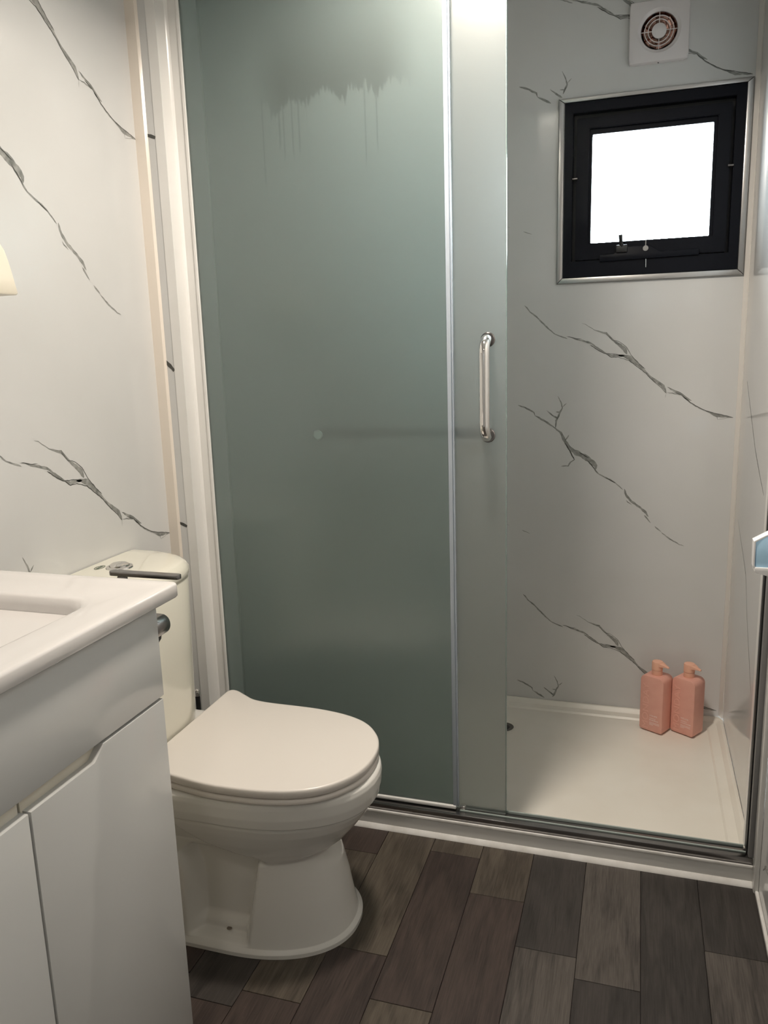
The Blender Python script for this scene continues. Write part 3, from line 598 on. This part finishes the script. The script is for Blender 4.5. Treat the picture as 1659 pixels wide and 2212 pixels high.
def build_toilet():
    t = thing('toilet', 'white ceramic toilet with closed seat lid against the left wall', 'toilet', (-.80, TY, 0))
    key = [(0, -.541, .157), (.010, -.541, .157), (.0135, -.550, .1475), (.05, -.5575, .1425), (.10, -.5665, .137), (.15, -.578, .1305), (.178, -.5865, .127), (.192, -.5905, .1255), (.199, -.587, .1275),
           (.208, -.574, .1325), (.225, -.555, .140), (.250, -.534, .151), (.28, -.512, .162), (.298, -.502, .1675), (.3030, -.5015, .1680), (.3065, -.5035, .1660), (.3095, -.4920, .1740), (.33, -.4875, .178), (.352, -.4865, .1785), (.362, -.4885, .1765), (.3665, -.4945, .171)]
    zs = []
    for (a, *_), (b, *_) in zip(key, key[1:]):
        k = max(1, round((b-a)/.0025)); zs += [a+(b-a)*i/k for i in range(k)]
    zs.append(key[-1][0])
    loops = []
    for z in zs:
        for A, B in zip(key, key[1:]):
            if A[0] <= z <= B[0]:
                u = (z-A[0])/(B[0]-A[0]); xf = A[1]+(B[1]-A[1])*u; hw = A[2]+(B[2]-A[2])*u; break
        half = pan_section(z, xf, hw, 2.25)
        def dent(x):
            # recessed foot panel on the side, with a sloping ledge at the bottom
            if z > .303: return 0
            left = -.853 - .010*(z/.16) - .04*max(0, (z-.12)/.11)**2
            right = -.740 + .030*(z/.22)
            u = sstep(left-.020, left+.012, x)*(1-sstep(right-.016, right+.006, x))
            ledge = .004 + .030*sstep(.018, .026, z)*1.0
            depth = (.030*sstep(.015, .025, z) + .014*sstep(.034, .056, z))*(1-sstep(.190, .225, z))
            # behind the bowl the sides are hollowed right up to the rim band
            K = ((.19, -.695), (.215, -.712), (.228, -.760), (.245, -.812), (.27, -.855), (.304, -.895))
            for (za, xa), (zb, xb_) in zip(K, K[1:]):
                if za <= z <= zb: edge = xa+(xb_-xa)*(z-za)/(zb-za); break
            else: edge = -.9
            up = .042*(1-sstep(edge-.026, edge+.010, x))*sstep(-1.03, -.99, x)*sstep(.188, .206, z)*(1-sstep(.292, .301, z))
            return max(depth*u, up)
        side = [(x, h - (dent(x) if h > .05 else 0)) for x, h in half]
        full = [(x, TY-h, z) for x, h in side] + [(x, TY+h, z) for x, h in side[-2:0:-1]]
        loops.append(full)
    bm = bmesh.new(); loft(bm, loops); obj('pan', bm, M['ceramic'], t, angle=80)
    # bolt cap in the side recess
    bm = bmesh.new(); lathe(bm, (-.789, TY-.1170, .0285), [(0, .0022), (.0045, .0016), (.006, 0)], 16); obj('bolt_cap', bm, M['stain'], t)
    # seat ring and lid
    bm = bmesh.new(); loft(bm, [lid_loop(-.012, .3680), lid_loop(-.002, .3690), lid_loop(.0, .3715), lid_loop(-.0005, .379), lid_loop(-.004, .3815)]); obj('seat', bm, M['lid'], t, angle=60)
    bm = bmesh.new(); loft(bm, [lid_loop(-.010, .3832), lid_loop(-.001, .3838), lid_loop(.001, .3855), lid_loop(.0008, .3985), lid_loop(-.0006, .4008), lid_loop(-.0030, .4018), lid_loop(-.0045, .4020)])
    # slightly domed top
    obj('lid', bm, M['lid'], t, angle=60)
    # deck behind the seat, under the cistern
    bm = bmesh.new()
    def deck(i, z): return [(x, y, z) for x, y in rrect(-1.12+i, -.90-i, TY-.178+i, TY+.178-i, .03, 6)]
    loft(bm, [deck(.02, .30), deck(0, .335), deck(0, .350), deck(.004, .3545), deck(.012, .356)]); obj('deck', bm, M['ceramic'], t)
    for s in (-1, 1):
        bm = bmesh.new(); box(bm, -.957, -.935, TY+s*.095-.018, TY+s*.095+.018, .362, .383, .004); obj('hinge', bm, M['lid'], t)
    # cistern: flat back on the wall, bowed front
    def cis(z, d, hw, xb=XL+.004, n=2.7):
        pts = []
        K = 40
        for i in range(K+1):
            a = -math.pi/2 + math.pi*i/K; c, s = max(math.cos(a), 0), math.sin(a)
            pts.append((xb+d*c**(2/n), TY+hw*math.copysign(abs(s)**(2/n), s), z))
        for i in range(1, 8): pts.append((xb, TY+hw*(1-2*i/8), z))
        return pts
    bm = bmesh.new()
    loft(bm, [cis(.3745, .181, .173), cis(.376, .184, .176), cis(.379, .184, .176), cis(.42, .187, .179), cis(.55, .190, .181), cis(.728, .194, .185), cis(.731, .192, .183)])
    obj('cistern', bm, M['cistern'], t, angle=50)
    bm = bmesh.new()
    loft(bm, [cis(.732, .190, .181), cis(.7335, .196, .187), cis(.738, .198, .1885), cis(.748, .197, .187), cis(.757, .191, .182), cis(.763, .181, .173), cis(.7665, .164, .159), cis(.768, .12, .13), cis(.7685, .05, .08)])
    lid = obj('cistern_lid', bm, M['cistern'], t, angle=50)
    bx, by = -1.066, TY+.008
    bm = bmesh.new(); lathe(bm, (bx, by, .768), [(.029, 0), (.028, .003), (.0245, .0045), (.022, .0045), (.022, .003)], 36); fb = obj('flush_collar', bm, M['chrome'], lid)
    bm = bmesh.new(); lathe(bm, (bx, by, .768), [(.0212, .003), (.0205, .007), (.016, .010), (.009, .0115), (0, .012)], 36); obj('flush_button', bm, M['chrome'], lid)
    # oval sticker next to the button
    bm = bmesh.new(); sx, sy = -1.108, TY-.004
    ring = lambda a, b, z: [(sx+a*math.cos(q*math.pi/16), sy+b*math.sin(q*math.pi/16), z) for q in range(32)]
    loft(bm, [ring(.009, .016, .7684), ring(.009, .016, .7692), ring(.0075, .0145, .7692), ring(.0075, .0145, .7686)], False, False); obj('sticker_ring', bm, M['green_ink'], lid)
    bm = bmesh.new(); box(bm, sx-.003, sx+.003, sy-.010, sy-.004, .7684, .7690); box(bm, sx-.003, sx+.003, sy-.002, sy+.003, .7684, .7690); box(bm, sx-.003, sx+.003, sy+.005, sy+.010, .7684, .7690); obj('sticker_print', bm, M['green_ink'], lid)
build_toilet()

# ------------------------------------------------------------------ vanity
def build_vanity():
    v = thing('vanity_cabinet', 'glossy white two door bathroom cabinet standing under the basin', 'cabinet', (-.93, .72, 0))
    ya, yb, xf = .400, 1.036, -.715
    bm = bmesh.new(); 
    for b in ((XL+.004, -.735, ya+.001, ya+.017, 0, .8325), (XL+.004, -.735, yb-.017, yb-.001, 0, .8325), (XL+.004, XL+.012, ya+.017, yb-.017, 0, .8325), (XL+.012, -.735, ya+.017, yb-.017, .05, .066), (-.751, -.735, ya+.017, yb-.017, .600, .8325)): box(bm, *b)
    obj('carcass', bm, M['carcass'], v)
    bm = bmesh.new(); box(bm, -.7345, xf, ya, yb+.003, .6815, .828, .0016); obj('drawer_front', bm, M['gloss'], v)
    ym = .7305
    R = [(ym+.0022, .03), (yb, .03), (yb, .6765), (.8815, .6765), (.8770, .6715), (.8600, .6585), (ym+.0022, .6585)]
    bm = bmesh.new(); prism(bm, R, 'x', -.7345, xf, .0014); obj('door', bm, M['gloss'], v)
    Lp = [(2*ym-y, z) for y, z in R][::-1]
    bm = bmesh.new(); prism(bm, Lp, 'x', -.7345, xf, .0014); obj('door', bm, M['gloss'], v)
    # cream finger-pull panels behind the notch, with a dark gap between them
    for a, b in ((.7290, .892), (.566, .7255)):
        bm = bmesh.new(); pts = [(a+.006, .636), (b, .636), (b, .700), (a, .700), (a, .645)] if a > .7 else [(a, .636), (b-.006, .636), (b, .645), (b, .700), (a, .700)]
        prism(bm, pts, 'x', -.7352, -.7285, .001); obj('finger_pull', bm, M['carcass'], v)
    bm = bmesh.new(); box(bm, -.7352, -.7342, .7256, .7289, .636, .700); obj('pull_gap', bm, M['rubber'], v)

    b = thing('wash_basin', 'white ceramic basin top with rounded bowl lying on the cabinet', 'basin', (-.92, .72, .833))
    X0, X1, YA, YBn = XL+.003, -.7025, .352, 1.088
    def L(i, z, r): return [(x, y, z) for x, y in rrect(X0+i, X1-i, YA+i, YBn-i, r, 10)]
    def H(i, z, r): return [(x, y, z) for x, y in rrect(-1.045+i, -.779-i, .43+i, .975-i, r, 10)]
    bm = bmesh.new()
    loft(bm, [L(.010, .8330, .004), L(.002, .8338, .007), L(.0, .8362, .008), L(0, .8535, .008), L(.0008, .8562, .008), L(.0028, .8580, .008), L(.006, .8585, .009), L(.020, .8580, .016), L(.045, .8574, .018), H(-.010, .8570, .05), H(-.004, .8562, .047), H(.001, .8535, .045),
              H(.006, .843, .045), H(.013, .815, .045), H(.022, .790, .045), H(.034, .770, .045), H(.050, .755, .045), H(.070, .746, .038), H(.092, .741, .025), H(.115, .739, .006)], True, True)
    obj('basin_body', bm, M['basin'], b, angle=80)
    bm = bmesh.new(); lathe(bm, (-.912, .70, .739), [(.024, .0005), (.022, .003), (.012, .0035), (0, .002)], 24); obj('waste_ring', bm, M['chrome'], b)

    h = thing('toilet_roll_holder', 'metal toilet roll holder with a flat top plate on the side of the cabinet', 'toilet roll holder', (-.84, yb+.003, .79))
    bm = bmesh.new(); box(bm, -.90, -.815, yb+.0035, yb+.008, .735, .812, .002); obj('wall_plate', bm, M['chrome_dark'], h)
    bm = bmesh.new(); prism(bm, [(x, y) for x, y in rrect(-.886, -.7445, 1.152, 1.168, .007, 5)], 'z', .8385, .8465, .0012); obj('top_plate', bm, M['alu_dark'], h)
    bm = bmesh.new(); box(bm, -.868, -.852, yb+.004, 1.162, .790, .802, .001); box(bm, -.868, -.852, 1.153, 1.162, .790, .838, .001); obj('bracket', bm, M['chrome_dark'], h)
    bm = bmesh.new(); prism(bm, [(x, z) for x, z in rrect(-.90, -.771, .738, .774, .017, 8)], 'y', 1.118, 1.160, .003); obj('arm', bm, M['alu_dark'], h)
    bm = bmesh.new(); box(bm, -.90, -.874, yb+.004, 1.140, .745, .765, .002); obj('arm_stem', bm, M['chrome_dark'], h)
    bm = bmesh.new(); prism(bm, [(-.86, .7385), (-.788, .7385), (-.790, .728), (-.797, .718), (-.81, .712), (-.86, .712)], 'y', 1.128, 1.156, .002); obj('cutter', bm, M['rubber'], h)['label'] = 'black lower edge'
build_vanity()

def build_small():
    # soap dispenser at the left edge of the picture
    d = thing('wall_dispenser', 'cream dispenser with rounded top on the left marble wall above the basin', 'dispenser', (-1.10, 1.10, 1.33))
    def prof(i, z, g): return [(x, y, z) for x, y in rrect(XL+.001, -1.046-i*.6+g*.3, .985+i-g, 1.200-i+g, .012, 5)]
    bm = bmesh.new()
    loft(bm, [prof(0, 1.329, .0), prof(-.002, 1.332, .0), prof(.002, 1.360, 0), prof(.006, 1.385, 0), prof(.010, 1.403, 0), prof(.015, 1.414, 0), prof(.023, 1.422, 0), prof(.034, 1.427, 0), prof(.05, 1.429, 0)])
    obj('cover', bm, M['dispenser'], d)
    def low(i, z): return [(x, y, z) for x, y in rrect(XL+.001, -1.072-i, 1.00+i, 1.163-i, .010, 5)]
    bm = bmesh.new(); loft(bm, [low(.016, 1.268), low(.008, 1.29), low(0, 1.3285)]); obj('tank', bm, M['grey'], d)['label'] = 'dark grey lower tank'
    # pale blue box on the right wall, in front of the screen frame
    w = thing('wall_box', 'pale blue box with a white base on the right wall before the shower frame', 'box', (.25, 1.51, .80))
    bm = bmesh.new(); prism(bm, [(XR-.001, .818), (.2065, .818), (.2045, .8645), (.250, .8925), (XR-.001, .8925)], 'y', 1.50, 1.521, .0015); obj('case', bm, M['blue'], w)
    bm = bmesh.new(); prism(bm, [(XR-.001, .800), (.226, .803), (.2075, .8085), (.2045, .811), (.2045, .817), (.2065, .8185), (XR-.001, .8185)], 'y', 1.497, 1.524, .0012); obj('base', bm, M['white_gloss'], w)
    bm = bmesh.new(); prism(bm, [(.2045, .8185), (.2022, .8185), (.2008, .8655), (.2495, .8955), (XR-.001, .8955), (XR-.001, .8925), (.250, .8925), (.2045, .8640)], 'y', 1.499, 1.5225, .0008); obj('rim', bm, M['white_gloss'], w)
    # toilet brush behind the cistern
    t = thing('toilet_brush', 'slim chrome toilet brush handle standing behind the toilet by the shower jamb', 'brush', (-1.060, 1.685, 0))
    bm = bmesh.new(); lathe(bm, (-1.060, 1.685, 0), [(.0, .0), (.030, .0), (.031, .004), (.031, .19), (.028, .2), (.012, .205)], 28); obj('holder', bm, M['chrome_dark'], t)
    bm = bmesh.new(); lathe(bm, (-1.060, 1.685, 0), [(.0062, .200), (.0062, .362)], 18); obj('handle', bm, M['rubber'], t)
    bm = bmesh.new(); lathe(bm, (-1.060, 1.685, 0), [(.0066, .355), (.0068, .366), (.0055, .371), (.0025, .3735), (0, .374)], 18); obj('handle_cap', bm, M['chrome'], t)
build_small()

# ------------------------------------------------------------------ bottles
def text_bm(body, size, depth=0.0):
    cu = bpy.data.curves.new('lettering', 'FONT'); cu.body = body; cu.size = size; cu.extrude = depth; cu.resolution_u = 3
    o = bpy.data.objects.new('lettering', cu); COL.objects.link(o)
    dg = bpy.context.evaluated_depsgraph_get(); me = bpy.data.meshes.new_from_object(o.evaluated_get(dg))
    bm = bmesh.new(); bm.from_mesh(me)
    bpy.data.objects.remove(o); bpy.data.curves.remove(cu); bpy.data.meshes.remove(me)
    return bm
def place_text(bm, mtx):
    bmesh.ops.transform(bm, matrix=mtx, verts=bm.verts)
    return bm
def build_bottle(corner, ang, label, second):
    """corner: front right bottom corner; built with its front along local -y"""
    W_, D_, H_ = .0775, .062, .183
    z0 = .0036
    fx = Matrix.Translation((corner[0], corner[1], z0)) @ Matrix.Rotation(ang, 4, 'Z')
    base = fx @ Vector((-W_/2, D_/2, 0))
    t = thing('pump_bottle', label, 'bottle', base, 'coral pump bottles in the shower corner')
    def put(name, bm, m, par=t, **kw):
        bmesh.ops.transform(bm, matrix=fx, verts=bm.verts); return obj(name, bm, m, par, **kw)
    # front outline with rounded shoulders, running back; x from -W to 0
    r, rb = .017, .007
    pts = []
    for cx, cz, rr, a0 in ((-r, H_-r, r, 0), (-W_+r, H_-r, r, 90), (-W_+rb, rb, rb, 180), (-rb, rb, rb, 270)):
        for i in range(9):
            a = math.radians(a0+90*i/8); pts.append((cx+rr*math.cos(a), cz+rr*math.sin(a)))
    bm = bmesh.new(); n = len(pts); c = (-W_/2, H_/2)
    def lp(ins, y):
        return [(c[0]+(p[0]-c[0])*(1-ins/(W_/2)), y, c[1]+(p[1]-c[1])*(1-ins/(H_/2))) for p in pts]
    loft(bm, [lp(.0035, 0), lp(.001, .0012), lp(0, .004), lp(0, D_-.004), lp(.001, D_-.0012), lp(.0035, D_)])
    body = put('body', bm, M['pink'], angle=40)
    nx, ny = -W_/2, D_/2
    bm = bmesh.new(); lathe(bm, (nx, ny, H_), [(.0162, -.004), (.0162, .0155), (.0150, .0165), (.0150, .0178)], 32); col = put('collar', bm, M['pump'])
    bm = bmesh.new(); lathe(bm, (nx, ny, H_), [(0, .0178), (.0168, .0178), (.0168, .040), (.0155, .0430), (.008, .0445), (0, .0450)], 32)
    hd = put('pump_head', bm, M['pump'])
    # tapered spout pointing along the front
    bm = bmesh.new()
    secs = []
    for x, hw, zt, zb in ((.004, .0155, .0440, .0300), (.016, .0120, .0415, .0305), (.027, .0065, .0375, .0305), (.0365, .0040, .0335, .0298), (.0385, .0036, .0325, .0290)):
        secs.append([(nx+x, ny-hw, H_+zb), (nx+x, ny+hw, H_+zb), (nx+x, ny+hw, H_+zt-.002), (nx+x, ny+hw*.6, H_+zt), (nx+x, ny-hw*.6, H_+zt), (nx+x, ny-hw, H_+zt-.002)])
    loft(bm, secs); put('spout', bm, M['pump'], hd)
    # embossed name running up the front, small white print below
    face = Matrix.Rotation(math.radians(90), 4, 'X')         # text lies in x-z, facing -y
    up = Matrix.Translation((-W_*.615, -.0002, .008)) @ face @ Matrix.Rotation(math.radians(90), 4, 'Z')
    bm = place_text(text_bm('MONDAY', .0285, .0006), up)
    xs = [v.co.z for v in bm.verts]; s = .150/(max(xs)-min(xs)); lo = min(xs)
    for v in bm.verts: v.co.z = .008 + (v.co.z-lo)*s
    put('lettering', bm, M['emboss'], body)
    z = .052
    for txt, size, gap in (('VOLUME', .0066, .0075), ('haircare', .0036, .0075), (second, .0062 if len(second) < 9 else .0050, .0062), ('salon quality', .0030, .0040), ('for fine hair', .0030, .0040), ('350mL', .0030, .004)):
        if txt in ('VOLUME', second):
            bm = place_text(text_bm(txt, size, .00025), Matrix.Translation((-W_*.545, -.0002, z)) @ face); put('lettering', bm, M['print'], body)
        else:
            # lines too fine to read in the photo: thin printed rules
            bm = bmesh.new(); box(bm, -W_*.545, -W_*(.545-.06*len(txt)*.55), -.0004, .0002, z, z+.0011); put('print_line', bm, M['print'], body)
        z -= gap
build_bottle((.1003, 2.4575), math.radians(-29.5), 'coral pump bottle printed SHAMPOO, left of the pair in the shower corner', 'SHAMPOO')
build_bottle((.1915, 2.4600), math.radians(-33), 'coral pump bottle printed CONDITIONER, right of the pair in the shower corner', 'CONDITIONER')

# ------------------------------------------------------------------ ceiling light (above the frame) and an added fill light
def build_lamp(x, y, watts, aim, label):
    z = ZC
    t = thing('ceiling_light', label, 'ceiling light', (x, y, z))
    bm = bmesh.new(); lathe(bm, (x, y, z), [(.118, 0), (.118, -.006), (.110, -.011), (.101, -.012), (.100, -.006)], 40); obj('rim', bm, M['white_gloss'], t)
    em = bpy.data.materials.new('lit_diffuser'); em.use_nodes = True; b = em.node_tree.nodes['Principled BSDF']
    b.inputs['Base Color'].default_value = (.8, .8, .8, 1)
    b.inputs['Emission Color'].default_value = (*LAMP_COLOR, 1); b.inputs['Emission Strength'].default_value = 6.0
    bm = bmesh.new(); lathe(bm, (x, y, z), [(.100, -.007), (.0, -.0085)], 40); obj('diffuser', bm, em, t)
    ld = bpy.data.lights.new('lamp', 'AREA'); ld.shape = 'DISK'; ld.size = .17; ld.energy = watts; ld.color = LAMP_COLOR; ld.spread = math.radians(170)
    lo = bpy.data.objects.new('lamp', ld); COL.objects.link(lo); lo.parent = t; lo.location = (0, 0, -.050); lo.rotation_euler = Vector(aim).to_track_quat('Z', 'Y').to_euler()
build_lamp(-.395, 1.47, LAMP_WATTS, (-.16, .03, 1.0), 'round white ceiling light over the toilet, above the picture')
build_lamp(-.30, -.25, LAMP_WATTS*.11, (0, .01, 1.0), 'added fill light shaped as a round white ceiling light, behind the viewer')  # dim unseen light, added as fill for the bowl and tray skirt
